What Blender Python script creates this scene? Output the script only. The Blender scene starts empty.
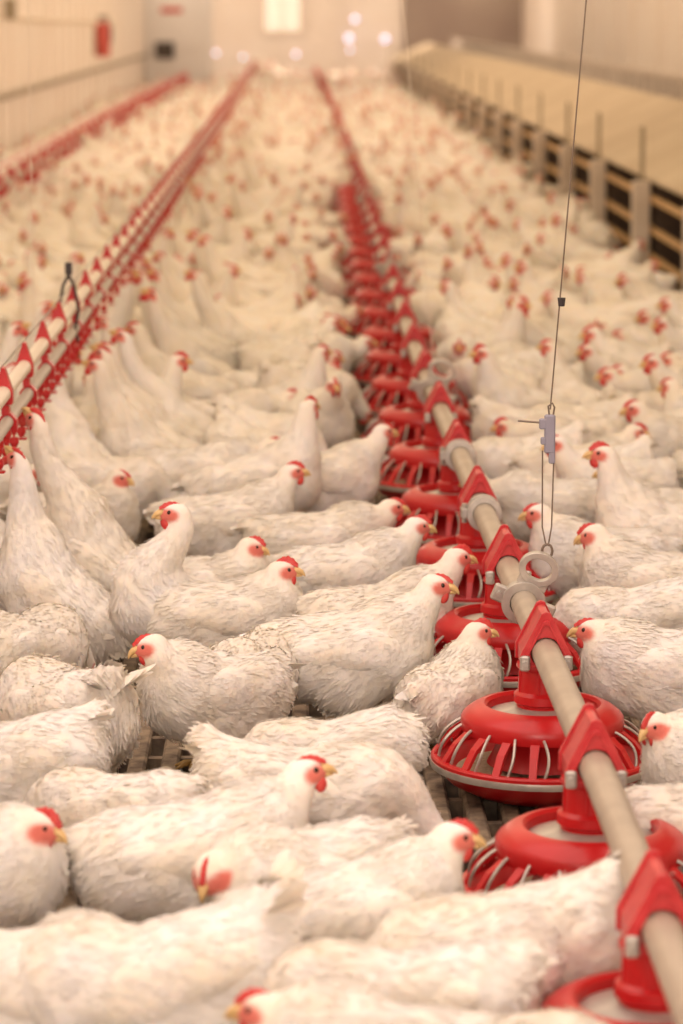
import bpy, math, random
import numpy as np
from mathutils import Vector, Matrix

# ------------------------------------------------------------------ camera, world, lights
C = bpy.context.scene.collection
F = 3000.0
CAMZ = 1.4
PITCH = math.atan(500.0 / F)
YAW = -math.atan(46.5 / F)            # turned slightly to the right of the barn axis
scn = bpy.context.scene
cam_data = bpy.data.cameras.new('camera')
cam = bpy.data.objects.new('camera', cam_data)
C.objects.link(cam)
cam.location = (0, 0, CAMZ)
cam.rotation_euler = (math.pi / 2 - PITCH, 0, YAW)
cam_data.sensor_fit = 'VERTICAL'
cam_data.sensor_height = 36.0
cam_data.lens = F * 36.0 / 1024.0
cam_data.clip_end = 300
cam_data.dof.use_dof = True
cam_data.dof.focus_distance = 5.65
cam_data.dof.aperture_fstop = 3.7
cam_data.dof.aperture_blades = 7
scn.camera = cam
scn.view_settings.view_transform = 'Standard'
scn.view_settings.look = 'None'
scn.view_settings.gamma = 1.0
scn.view_settings.exposure = -0.97
scn.view_settings.use_curve_mapping = False
world = bpy.data.worlds.new('world')
scn.world = world
world.use_nodes = True
world.node_tree.nodes['Background'].inputs[0].default_value = (1.0, 0.86, 0.68, 1)
world.node_tree.nodes['Background'].inputs[1].default_value = 0.5


def area(name, loc, rot, sx, sy, power, col):
    l = bpy.data.lights.new(name, 'AREA')
    l.shape = 'RECTANGLE'
    l.size = sx
    l.size_y = sy
    l.energy = power
    l.color = col
    o = bpy.data.objects.new(name, l)
    o.location = loc
    o.rotation_euler = rot
    C.objects.link(o)
    return o


WARM = (1.0, 0.79, 0.51)
NEUT = (1.0, 0.825, 0.745)
area('ceiling_light_front', (-0.2, 3.5, 3.15), (0, 0, 0), 5.0, 6.0, 325, NEUT)
area('ceiling_light_middle', (0, 12.5, 3.15), (0, 0, 0), 5.0, 11.0, 330, (1.0, 0.78, 0.53))
area('ceiling_light_rear', (0.5, 31, 3.15), (0, 0, 0), 6.0, 24.0, 260, (1.0, 0.72, 0.42))
area('far_wall_fill', (0.2, 56.5, 3.0), (math.radians(52), 0, 0), 6.0, 3.0, 420, (1.0, 0.83, 0.70))  # added fill, tilted to brighten the far wall
area('camera_side_fill', (-0.4, -3.9, 1.9), (math.radians(90), 0, 0), 4.5, 2.0, 430, (1.0, 0.87, 0.80))  # unseen fill light added behind the camera; the wall there has no opening
# added fill strips high on both long walls, each brightening the opposite wall
area('wall_fill_right', (4.7, 41.0, 2.5), (0, math.radians(78), 0), 1.2, 44.0, 1150, (1.0, 0.81, 0.64))
area('wall_fill_left', (-2.45, 41.0, 2.5), (0, math.radians(-78), 0), 1.2, 44.0, 900, (1.0, 0.81, 0.64))

# ------------------------------------------------------------------ helpers
RX = Matrix.Rotation(YAW, 3, 'Z') @ Matrix.Rotation(math.pi / 2 - PITCH, 3, 'X')


def ray(px, py):
    return (RX @ Vector(((px - 341.5) / F, -(py - 512.0) / F, -1.0)))


def at(px, py, z):
    """pixel -> the point of the horizontal plane at height z seen there"""
    d = ray(px, py)
    t = (z - CAMZ) / d.z
    return Vector((d.x * t, d.y * t, z))


def atd(px, py, y):
    """pixel -> the point seen there at barn depth y"""
    d = ray(px, py)
    t = y / d.y
    return Vector((d.x * t, y, CAMZ + d.z * t))


def to_px(p):
    v = RX.transposed() @ (Vector(p) - Vector((0, 0, CAMZ)))
    return 341.5 + F * v.x / -v.z, 512 - F * v.y / -v.z


def mat(name, col, rough=0.6, noise=None, bump=None, metallic=0.0, emit=None, spec=0.5, sss=0.0):
    m = bpy.data.materials.new(name)
    m.use_nodes = True
    nt = m.node_tree
    b = nt.nodes['Principled BSDF']
    b.inputs['Base Color'].default_value = (*col, 1)
    b.inputs['Roughness'].default_value = rough
    b.inputs['Metallic'].default_value = metallic
    b.inputs['Specular IOR Level'].default_value = spec
    if sss:
        b.inputs['Subsurface Weight'].default_value = sss
        b.inputs['Subsurface Radius'].default_value = (0.02, 0.012, 0.008)
        b.inputs['Subsurface Scale'].default_value = 1.0
    tc = nt.nodes.new('ShaderNodeTexCoord')
    if noise:
        col2, scale, detail = noise
        n = nt.nodes.new('ShaderNodeTexNoise')
        n.inputs['Scale'].default_value = scale
        n.inputs['Detail'].default_value = detail
        nt.links.new(tc.outputs['Object'], n.inputs['Vector'])
        r = nt.nodes.new('ShaderNodeValToRGB')
        r.color_ramp.elements[0].position = 0.38
        r.color_ramp.elements[1].position = 0.66
        r.color_ramp.elements[0].color = (*col, 1)
        r.color_ramp.elements[1].color = (*col2, 1)
        nt.links.new(n.outputs['Fac'], r.inputs['Fac'])
        nt.links.new(r.outputs['Color'], b.inputs['Base Color'])
    if bump:
        scale, strength, dist = bump
        n = nt.nodes.new('ShaderNodeTexNoise')
        n.inputs['Scale'].default_value = scale
        n.inputs['Detail'].default_value = 4
        nt.links.new(tc.outputs['Object'], n.inputs['Vector'])
        bp = nt.nodes.new('ShaderNodeBump')
        bp.inputs['Strength'].default_value = strength
        bp.inputs['Distance'].default_value = dist
        nt.links.new(n.outputs['Fac'], bp.inputs['Height'])
        nt.links.new(bp.outputs['Normal'], b.inputs['Normal'])
    if emit:
        b.inputs['Emission Color'].default_value = (*emit[0], 1)
        b.inputs['Emission Strength'].default_value = emit[1]
    return m


def feather_mat():
    m = bpy.data.materials.new('white_feathers')
    m.use_nodes = True
    nt = m.node_tree
    L = nt.links.new
    b = nt.nodes['Principled BSDF']
    b.inputs['Roughness'].default_value = 0.85
    b.inputs['Specular IOR Level'].default_value = 0.15
    b.inputs['Sheen Weight'].default_value = 0.15
    b.inputs['Sheen Roughness'].default_value = 0.5
    b.inputs['Subsurface Weight'].default_value = 0.25
    b.inputs['Subsurface Radius'].default_value = (0.014, 0.009, 0.006)
    b.inputs['Subsurface Scale'].default_value = 1.0
    tc = nt.nodes.new('ShaderNodeTexCoord')
    n = nt.nodes.new('ShaderNodeTexNoise')
    n.inputs['Scale'].default_value = 11
    n.inputs['Detail'].default_value = 3
    L(tc.outputs['Object'], n.inputs['Vector'])
    r = nt.nodes.new('ShaderNodeValToRGB')
    r.color_ramp.elements[0].position = 0.35
    r.color_ramp.elements[1].position = 0.7
    r.color_ramp.elements[0].color = (0.94, 0.895, 0.85, 1)
    r.color_ramp.elements[1].color = (0.89, 0.81, 0.68, 1)
    L(n.outputs['Fac'], r.inputs['Fac'])
    oi = nt.nodes.new('ShaderNodeObjectInfo')
    mr = nt.nodes.new('ShaderNodeMath')
    mr.operation = 'MULTIPLY'
    mr.inputs[1].default_value = 0.35
    L(oi.outputs['Random'], mr.inputs[0])
    tint = nt.nodes.new('ShaderNodeMix')
    tint.data_type = 'RGBA'
    L(mr.outputs[0], tint.inputs[0])
    L(r.outputs['Color'], tint.inputs[6])
    tint.inputs[7].default_value = (0.80, 0.70, 0.53, 1)
    at_ = nt.nodes.new('ShaderNodeAttribute')
    at_.attribute_name = 'skin'
    sk = nt.nodes.new('ShaderNodeMix')
    sk.data_type = 'RGBA'
    L(at_.outputs['Fac'], sk.inputs[0])
    L(tint.outputs[2], sk.inputs[6])
    sk.inputs[7].default_value = (0.72, 0.20, 0.155, 1)
    L(sk.outputs[2], b.inputs['Base Color'])
    n2 = nt.nodes.new('ShaderNodeTexNoise')
    n2.inputs['Scale'].default_value = 90
    n2.inputs['Detail'].default_value = 5
    L(tc.outputs['Object'], n2.inputs['Vector'])
    bp = nt.nodes.new('ShaderNodeBump')
    bp.inputs['Strength'].default_value = 0.45
    bp.inputs['Distance'].default_value = 0.004
    L(n2.outputs['Fac'], bp.inputs['Height'])
    L(bp.outputs['Normal'], b.inputs['Normal'])
    return m


M = {
    'feather': feather_mat(),
    'comb': mat('red_comb_skin', (0.58, 0.035, 0.035), 0.45, noise=((0.66, 0.085, 0.065), 60, 2), bump=(250, .3, .001)),
    'beak': mat('yellow_beak_horn', (0.74, 0.50, 0.22), 0.35),
    'iris': mat('dark_eye', (0.035, 0.018, 0.01), 0.08),
    'leg': mat('yellow_leg_scales', (0.62, 0.40, 0.13), 0.5, noise=((0.42, 0.27, 0.10), 60, 3)),
    'red': mat('red_plastic', (0.50, 0.010, 0.013), 0.30, noise=((0.58, 0.016, 0.018), 9, 3), bump=(60, .12, .002)),
    'redworn': mat('worn_red_plastic', (0.50, 0.016, 0.022), 0.40, noise=((0.60, 0.050, 0.052), 25, 5), bump=(90, .2, .002)),
    'pipe': mat('galvanised_feed_pipe', (0.43, 0.365, 0.29), 0.45, noise=((0.50, 0.43, 0.34), 14, 4), metallic=0.25),
    'zinc': mat('zinc_metal', (0.48, 0.45, 0.41), 0.4, noise=((0.62, 0.58, 0.52), 30, 3), metallic=0.55),
    'wire': mat('steel_wire', (0.24, 0.19, 0.15), 0.45, metallic=0.6),
    'block': mat('grey_blue_plastic', (0.30, 0.29, 0.36), 0.5),
    'feed': mat('feed_meal', (0.62, 0.50, 0.36), 0.9, noise=((0.48, 0.36, 0.22), 120, 4), bump=(200, .6, .003)),
    'cream_pipe': mat('cream_plastic_pipe', (0.84, 0.74, 0.60), 0.4),
    'grey_pipe': mat('grey_water_pipe', (0.56, 0.50, 0.43), 0.45),
    'slat': mat('dirty_slats', (0.30, 0.23, 0.155), 0.8, noise=((0.10, 0.07, 0.05), 22, 5), bump=(80, .5, .004)),
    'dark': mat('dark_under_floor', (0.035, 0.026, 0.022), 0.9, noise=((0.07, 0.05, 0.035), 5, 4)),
    'litter': mat('brown_litter', (0.42, 0.31, 0.19), 0.95, noise=((0.26, 0.18, 0.11), 9, 5)),
    'cream_wall': mat('cream_wall_panel', (0.93, 0.85, 0.76), 0.7, noise=((0.90, 0.80, 0.70), 1.2, 3)),
    'rail': mat('dull_rail', (0.34, 0.28, 0.19), 0.6),
    'cab': mat('white_cabinet_paint', (0.80, 0.76, 0.72), 0.45),
    'black': mat('dark_opening', (0.05, 0.04, 0.04), 0.6),
    'sign': mat('red_sign_paint', (0.60, 0.10, 0.08), 0.5),
    'brown_wall': mat('brown_grey_boards', (0.36, 0.28, 0.235), 0.8, noise=((0.42, 0.34, 0.28), .8, 3)),
    'nest_roof': mat('beige_nest_lid', (0.64, 0.53, 0.38), 0.7, noise=((0.56, 0.45, 0.31), 1.3, 4)),
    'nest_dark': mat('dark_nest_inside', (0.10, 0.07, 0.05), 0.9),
    'post': mat('pale_post', (0.70, 0.60, 0.50), 0.7, noise=((0.60, 0.50, 0.40), 6, 3)),
    'wood': mat('warm_wood_rail', (0.62, 0.40, 0.18), 0.7, noise=((0.50, 0.30, 0.13), 8, 4)),
    'ceil': mat('pale_ceiling', (0.82, 0.76, 0.66), 0.8),
    'lamp': mat('lamp_glow', (0.8, 0.75, 1.0), 0.4, emit=((0.86, 0.76, 1.0), 3.2)),
    'window': mat('bright_window', (0.9, 0.85, 0.75), 0.4, emit=((1.0, 0.84, 0.68), .75)),
}


def make_mesh(name, verts, faces, mats=None, fmat=None, smooth=True):
    me = bpy.data.meshes.new(name)
    me.from_pydata([tuple(v) for v in verts], [], faces)
    for m in (mats or []):
        me.materials.append(m)
    if fmat is not None:
        me.polygons.foreach_set('material_index', fmat)
    if smooth:
        me.polygons.foreach_set('use_smooth', [True] * len(me.polygons))
    me.update()
    return me


def link(name, me, parent=None, loc=None):
    o = bpy.data.objects.new(name, me)
    C.objects.link(o)
    if parent:
        o.parent = parent
    if loc is not None:
        o.location = loc
    return o


def tag(o, label=None, cat=None, group=None, kind=None):
    if label: o['label'] = label
    if cat: o['category'] = cat
    if group: o['group'] = group
    if kind: o['kind'] = kind
    return o


class MB:
    """collects shapes of ONE part and links them as one mesh"""
    def __init__(s):
        s.v, s.f = [], []

    def add(s, vs, fs):
        n = len(s.v)
        s.v += [Vector(v) for v in vs]
        s.f += [tuple(i + n for i in f) for f in fs]
        return s

    def box(s, lo, hi, bev=0.0):
        x0, y0, z0 = lo
        x1, y1, z1 = hi
        if bev <= 0:
            vs = [(x, y, z) for x in (x0, x1) for y in (y0, y1) for z in (z0, z1)]
            return s.add(vs, [(0, 1, 3, 2), (4, 6, 7, 5), (0, 4, 5, 1), (2, 3, 7, 6), (0, 2, 6, 4), (1, 5, 7, 3)])
        rings = []
        for z, i in ((z0, bev), (z0 + bev, 0), (z1 - bev, 0), (z1, bev)):
            xa, xb, ya, yb = x0 + i, x1 - i, y0 + i, y1 - i
            rings.append([(xa + bev, ya, z), (xb - bev, ya, z), (xb, ya + bev, z), (xb, yb - bev, z),
                          (xb - bev, yb, z), (xa + bev, yb, z), (xa, yb - bev, z), (xa, ya + bev, z)])
        vs = [p for r in rings for p in r]
        fs = [(k * 8 + i, k * 8 + (i + 1) % 8, k * 8 + 8 + (i + 1) % 8, k * 8 + 8 + i) for k in range(3) for i in range(8)]
        fs += [tuple(range(7, -1, -1)), tuple(range(24, 32))]
        return s.add(vs, fs)

    def lathe(s, prof, n=40, c=(0, 0, 0), closed=False):
        vs = []
        for r, z in prof:
            for i in range(n):
                a = 2 * math.pi * i / n
                vs.append((c[0] + r * math.cos(a), c[1] + r * math.sin(a), c[2] + z))
        m = len(prof)
        fs = []
        for k in range(m if closed else m - 1):
            k2 = (k + 1) % m
            for i in range(n):
                fs.append((k * n + i, k * n + (i + 1) % n, k2 * n + (i + 1) % n, k2 * n + i))
        return s.add(vs, fs)

    def tube(s, pts, rad, n=10, caps=True, closed=False):
        pts = [Vector(p) for p in pts]
        rads = rad if isinstance(rad, (list, tuple)) else [rad] * len(pts)
        vs = []
        up = None
        m = len(pts)
        for i, p in enumerate(pts):
            if closed:
                t = pts[(i + 1) % m] - pts[i - 1]
            else:
                t = pts[min(i + 1, m - 1)] - pts[max(i - 1, 0)]
            t.normalize()
            if up is None:
                up = Vector((0, 0, 1)) if abs(t.z) < 0.9 else Vector((1, 0, 0))
            a = t.cross(up)
            a.normalize()
            b = a.cross(t)
            up = b
            for k in range(n):
                w = 2 * math.pi * k / n
                vs.append(p + (a * math.cos(w) + b * math.sin(w)) * rads[i])
        fs = []
        for k in range(m if closed else m - 1):
            k2 = (k + 1) % m
            for i in range(n):
                fs.append((k * n + i, k2 * n + i, k2 * n + (i + 1) % n, k * n + (i + 1) % n))
        if caps and not closed:
            fs.append(tuple(range(n)))
            fs.append(tuple((m - 1) * n + i for i in range(n - 1, -1, -1)))
        return s.add(vs, fs)

    def plate(s, outer, inner, y0, y1):
        """flat plate in the XZ plane between an outer and an inner outline with the same number of points"""
        n = len(outer)
        vs = []
        for y in (y0, y1):
            vs += [(x, y, z) for x, z in outer]
            vs += [(x, y, z) for x, z in inner]
        fs = []
        for i in range(n):
            j = (i + 1) % n
            fs.append((i, j, n + j, n + i))
            fs.append((2 * n + i, 3 * n + i, 3 * n + j, 2 * n + j))
            fs.append((i, 2 * n + i, 2 * n + j, j))
            fs.append((n + i, n + j, 3 * n + j, 3 * n + i))
        return s.add(vs, fs)

    def build(s, name, m, parent=None, smooth=False, bevel=0.0):
        me = make_mesh(name, s.v, s.f, [m], smooth=smooth)
        o = link(name, me, parent)
        if smooth:
            md = o.modifiers.new('edges', 'EDGE_SPLIT')
            md.split_angle = math.radians(38)
        if bevel:
            md = o.modifiers.new('bevel', 'BEVEL')
            md.width = bevel
            md.segments = 2
            md.limit_method = 'ANGLE'
        return o


def empty(name, loc=(0, 0, 0), rz=0.0):
    o = bpy.data.objects.new(name, None)
    o.empty_display_size = 0.1
    o.location = loc
    o.rotation_euler = (0, 0, rz)
    C.objects.link(o)
    return o


def copy_tree(o, parent=None):
    c = o.copy()
    C.objects.link(c)
    c.parent = parent
    for ch in list(o.children):
        copy_tree(ch, c)
    return c


rng = random.Random(11)
BACK = 64.0
XL, XR = -2.55, 4.8
XN = 1.91

# ------------------------------------------------------------------ the building
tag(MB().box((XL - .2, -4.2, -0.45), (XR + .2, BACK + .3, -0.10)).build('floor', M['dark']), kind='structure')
m = MB()
x = XL
while x < XN + 0.05:                                           # raised slats of the floor, in panels with cross bars
    m.box((x, 2.4, -0.045), (x + 0.034, 15.9, 0.0), 0.005)
    x += 0.062
y = 2.4
while y < 15.9:
    m.box((XL, y, -0.06), (XN, y + 0.022, -0.012))
    y += 0.16
tag(m.build('floor_slats', M['slat']), kind='structure')
tag(MB().box((XL, 15.9, -0.1), (XR, BACK, -0.004)).build('floor_litter', M['litter']), kind='structure')
tag(MB().box((XN, -4.0, -0.1), (XR, 15.9, -0.004)).build('floor_aisle', M['litter']), kind='structure')
tag(MB().box((XL, -4.0, -0.1), (XN, 2.4, -0.004)).build('floor_front', M['litter']), kind='structure')

# left wall: upright panels with shallow battens
m = MB().box((XL - .15, -4.0, -0.1), (XL, BACK, 3.25))
y = -3.5
while y < BACK:
    m.box((XL, y, 0.0), (XL + 0.02, y + 0.05, 3.2))
    y += 1.1
tag(m.build('wall_left', M['cream_wall']), kind='structure')
tag(MB().box((XL + .02, -4, 0.655), (XL + .065, 51, 0.705), 0.008).build('trim_1', M['rail']), kind='structure')
m = MB().box((XR, -4.0, -0.1), (XR + .15, BACK, 3.25))
y = -3.5
while y < BACK:
    m.box((XR - .03, y, 0.0), (XR, y + 0.35, 3.2))
    y += 3.1
tag(m.build('wall_right', M['cream_wall']), kind='structure')
m = MB().box((XL - .15, BACK, -0.1), (2.28, BACK + .15, 3.25))
for xa in (-1.75, -0.55, -.35, 0.85, 1.05, 2.15):
    m.box((xa, BACK - .06, 0.0), (xa + 0.12, BACK, 3.2))
tag(m.build('wall_far', M['cream_wall']), kind='structure')
m = MB().box((2.28, BACK - .1, -0.1), (XR + .15, BACK + .15, 3.25))
for k in range(11):
    m.box((2.32 + k * .23, BACK - .12, 0.0), (2.50 + k * .23, BACK - .1, 3.2))
tag(m.build('wall_far_boarded', M['brown_wall']), kind='structure')
tag(MB().box((XL - .15, -4.2, -0.1), (XR + .15, -4.0, 3.25)).build('wall_behind', M['cream_wall']), kind='structure')
tag(MB().box((XL - .15, -4.2, 3.25), (XR + .15, BACK + .15, 3.35)).build('ceiling', M['ceil']), kind='structure')
# far window behind the middle aisle
w = tag(MB().plate([(-.68, .95), (.18, .95), (.18, 2.6), (-.68, 2.6)], [(-.61, 1.02), (.11, 1.02), (.11, 2.53), (-.61, 2.53)],
                   BACK - .13, BACK - .06).box((-.27, BACK - .12, 1.02), (-.23, BACK - .07, 2.53)).build('window_1', M['cream_wall']), kind='structure')
tag(MB().box((-.61, BACK - .09, 1.02), (.11, BACK - .07, 2.53)).build('pane', M['window'], w))


# ------------------------------------------------------------------ hen: surface from blended round shapes
def rotp(p, a, c):
    ca, sa = math.cos(a), math.sin(a)
    x, y_, z = p[0] - c[0], p[1], p[2] - c[1]
    return np.array([c[0] + ca * x - sa * z, y_, c[1] + sa * x + ca * z])


def smin(a, b, k):
    h = np.clip(0.5 + 0.5 * (b - a) / k, 0, 1)
    return b + (a - b) * h - k * h * (1 - h)


def ell(P, c, r, pitch=0.0, yaw=0.0):
    q = P - np.asarray(c)
    if yaw:
        cy, sy = math.cos(yaw), math.sin(yaw)
        q = np.stack([cy * q[..., 0] + sy * q[..., 1], -sy * q[..., 0] + cy * q[..., 1], q[..., 2]], -1)
    if pitch:
        ca, sa = math.cos(pitch), math.sin(pitch)
        q = np.stack([ca * q[..., 0] + sa * q[..., 2], q[..., 1], -sa * q[..., 0] + ca * q[..., 2]], -1)
    r = np.asarray(r)
    k0 = np.sqrt(((q / r) ** 2).sum(-1))
    k1 = np.sqrt(((q / r ** 2) ** 2).sum(-1)) + 1e-9
    return k0 * (k0 - 1) / k1


def cone(P, a, b, ra, rb):
    a = np.asarray(a); b = np.asarray(b)
    ab = b - a
    t = np.clip(((P - a) @ ab) / (ab @ ab), 0, 1)
    return np.sqrt(((P - a - t[..., None] * ab) ** 2).sum(-1)) - (ra + (rb - ra) * t)


def surface_net(fn, lo, hi, h):
    n = [int(math.ceil((hi[i] - lo[i]) / h)) + 1 for i in range(3)]
    ax = [lo[i] + h * np.arange(n[i]) for i in range(3)]
    P = np.stack(np.meshgrid(*ax, indexing='ij'), -1)
    V = fn(P)
    S = V < 0
    nx, ny, nz = n
    cnt = np.zeros((nx - 1, ny - 1, nz - 1))
    acc = np.zeros((nx - 1, ny - 1, nz - 1, 3))
    cor = [(i, j, k) for i in (0, 1) for j in (0, 1) for k in (0, 1)]
    sl = lambda c: (slice(c[0], c[0] + nx - 1), slice(c[1], c[1] + ny - 1), slice(c[2], c[2] + nz - 1))
    for a in range(8):
        for b in range(a + 1, 8):
            ca, cb = cor[a], cor[b]
            if sum(abs(ca[i] - cb[i]) for i in range(3)) != 1:
                continue
            va, vb = V[sl(ca)], V[sl(cb)]
            cr = (va < 0) != (vb < 0)
            t = np.where(cr, va / np.where(cr, va - vb, 1), 0)
            cnt += cr
            for i in range(3):
                acc[..., i] += np.where(cr, ca[i] + t * (cb[i] - ca[i]), 0)
    act = cnt > 0
    idx = -np.ones(act.shape, int)
    idx[act] = np.arange(act.sum())
    ii = np.argwhere(act)
    vs = (ii + acc[act] / cnt[act][:, None]) * h + np.asarray(lo)
    faces = []
    for d in range(3):
        e1, e2 = (d + 1) % 3, (d + 2) % 3
        s0 = [slice(0, n[i]) for i in range(3)]
        s1 = list(s0)
        s0[d] = slice(0, n[d] - 1)
        s1[d] = slice(1, n[d])
        ch = S[tuple(s0)] != S[tuple(s1)]
        E = np.argwhere(ch)
        E = E[(E[:, e1] > 0) & (E[:, e2] > 0) & (E[:, e1] < n[e1] - 1) & (E[:, e2] < n[e2] - 1)]
        ins = S[tuple(E.T)]
        q = []
        for o1, o2 in ((0, 0), (-1, 0), (-1, -1), (0, -1)):
            G = E.copy()
            G[:, e1] += o1
            G[:, e2] += o2
            q.append(idx[tuple(G.T)])
        q = np.stack(q, 1)
        q[ins] = q[ins][:, ::-1]
        faces.append(q)
    Fq = np.concatenate(faces)[:, ::-1]
    # light relax
    nb = np.zeros_like(vs); c = np.zeros(len(vs))
    for a in range(4):
        i, j = Fq[:, a], Fq[:, (a + 1) % 4]
        np.add.at(nb, i, vs[j]); np.add.at(c, i, 1)
        np.add.at(nb, j, vs[i]); np.add.at(c, j, 1)
    vs = vs * 0.45 + 0.55 * nb / c[:, None]
    return vs, Fq


def vnormals(vs, fq):
    a = vs[fq[:, 2]] - vs[fq[:, 0]]
    b = vs[fq[:, 3]] - vs[fq[:, 1]]
    fn = np.cross(a, b)
    N = np.zeros_like(vs)
    for k in range(4):
        np.add.at(N, fq[:, k], fn)
    return N / (np.linalg.norm(N, axis=1)[:, None] + 1e-12), np.linalg.norm(fn, axis=1) / 2


def feather_cards(P, N, D, L, W, lift, rs, spread=.22):
    """rounded feather blades that follow the flow D over the surface"""
    n = len(P)
    D = D - (D * N).sum(1)[:, None] * N
    D /= np.linalg.norm(D, axis=1)[:, None] + 1e-9
    B = np.cross(N, D)
    ang = rs.normal(0, spread, n)[:, None]
    D = D * np.cos(ang) + B * np.sin(ang)
    B = np.cross(N, D)
    L = L * rs.uniform(.75, 1.2, n)
    W = W * rs.uniform(.8, 1.15, n)
    lift = lift * rs.uniform(.3, 1.5, n)
    prof = [(0.0, .55, -.0022), (.45, 1.0, .0002), (.82, .72, .0007), (1.0, .18, .0006)]
    V = []
    for t, w, e in prof:
        c = P + D * (L * t)[:, None] + N * (e + lift * t * t)[:, None]
        V.append(c - B * (W * w / 2)[:, None] - N * 0.0004 * w)
        V.append(c + B * (W * w / 2)[:, None] - N * 0.0004 * w)
    V = np.stack(V, 1)                         # n, 8, 3
    base = (np.arange(n) * 8)[:, None]
    fs = [base + np.array([[2 * k + 2, 2 * k + 3, 2 * k + 1, 2 * k]]) for k in range(3)]
    NN = N * .9 - D * .05 + rs.normal(0, .06, (n, 3))
    NN /= np.linalg.norm(NN, axis=1)[:, None]
    return V.reshape(-1, 3), np.concatenate(fs), np.repeat(NN, 8, axis=0)


class Pose:
    """pitch: body tilt (deg), drop: crouch (m), head: (x,y,z), hyaw/hpitch: where the head points (deg)"""
    def __init__(s, pitch=4, drop=0.0, head=(.185, 0, .285), hyaw=0, hpitch=-12, fluff=1.0, tail=25, tlen=.78):
        s.pitch, s.drop, s.head, s.hyaw, s.hpitch, s.fluff, s.tail = pitch, drop, head, hyaw, hpitch, fluff, tail
        s.tlen = tlen


def smooth01(x):
    x = np.clip(x, 0, 1)
    return x * x * (3 - 2 * x)


def hen_rig(p):
    a = math.radians(p.pitch)
    c = (0.0, 0.14)
    dz = np.array([0, 0, -p.drop])
    R = lambda x, y_, z: rotp((x, y_, z), a, c) + dz
    hy, hp = math.radians(p.hyaw), math.radians(p.hpitch)
    hd = np.array([math.cos(hy) * math.cos(hp), math.sin(hy) * math.cos(hp), math.sin(hp)])
    H = np.array(p.head, float) + dz * 0.6
    n0 = R(.085, 0, .185)
    d0 = R(.185, 0, .245) - n0
    d0 /= np.linalg.norm(d0)
    hb = H - hd * 0.014 - np.array([0, 0, .012])
    ln = np.linalg.norm(hb - n0)
    side = np.array([hd[0], hd[1], 0.0])
    c1 = n0 + d0 * ln * 0.42
    c2 = hb - np.array([0, 0, 1]) * ln * 0.38 - side * 0.012 if H[2] > .17 else hb + np.array([-.05, 0, .06])
    pts = []
    for t in np.linspace(0, 1, 9):
        u = 1 - t
        pts.append(u ** 3 * n0 + 3 * u * u * t * c1 + 3 * u * t * t * c2 + t ** 3 * hb)
    rad = [.066, .060, .053, .046, .040, .0345, .030, .027, .0235]
    k = min(1.0, .19 / max(ln, .1)) ** .35
    rad = [r * (k if i > 1 else 1) for i, r in enumerate(rad)]
    return a, R, hd, H, pts, rad


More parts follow.
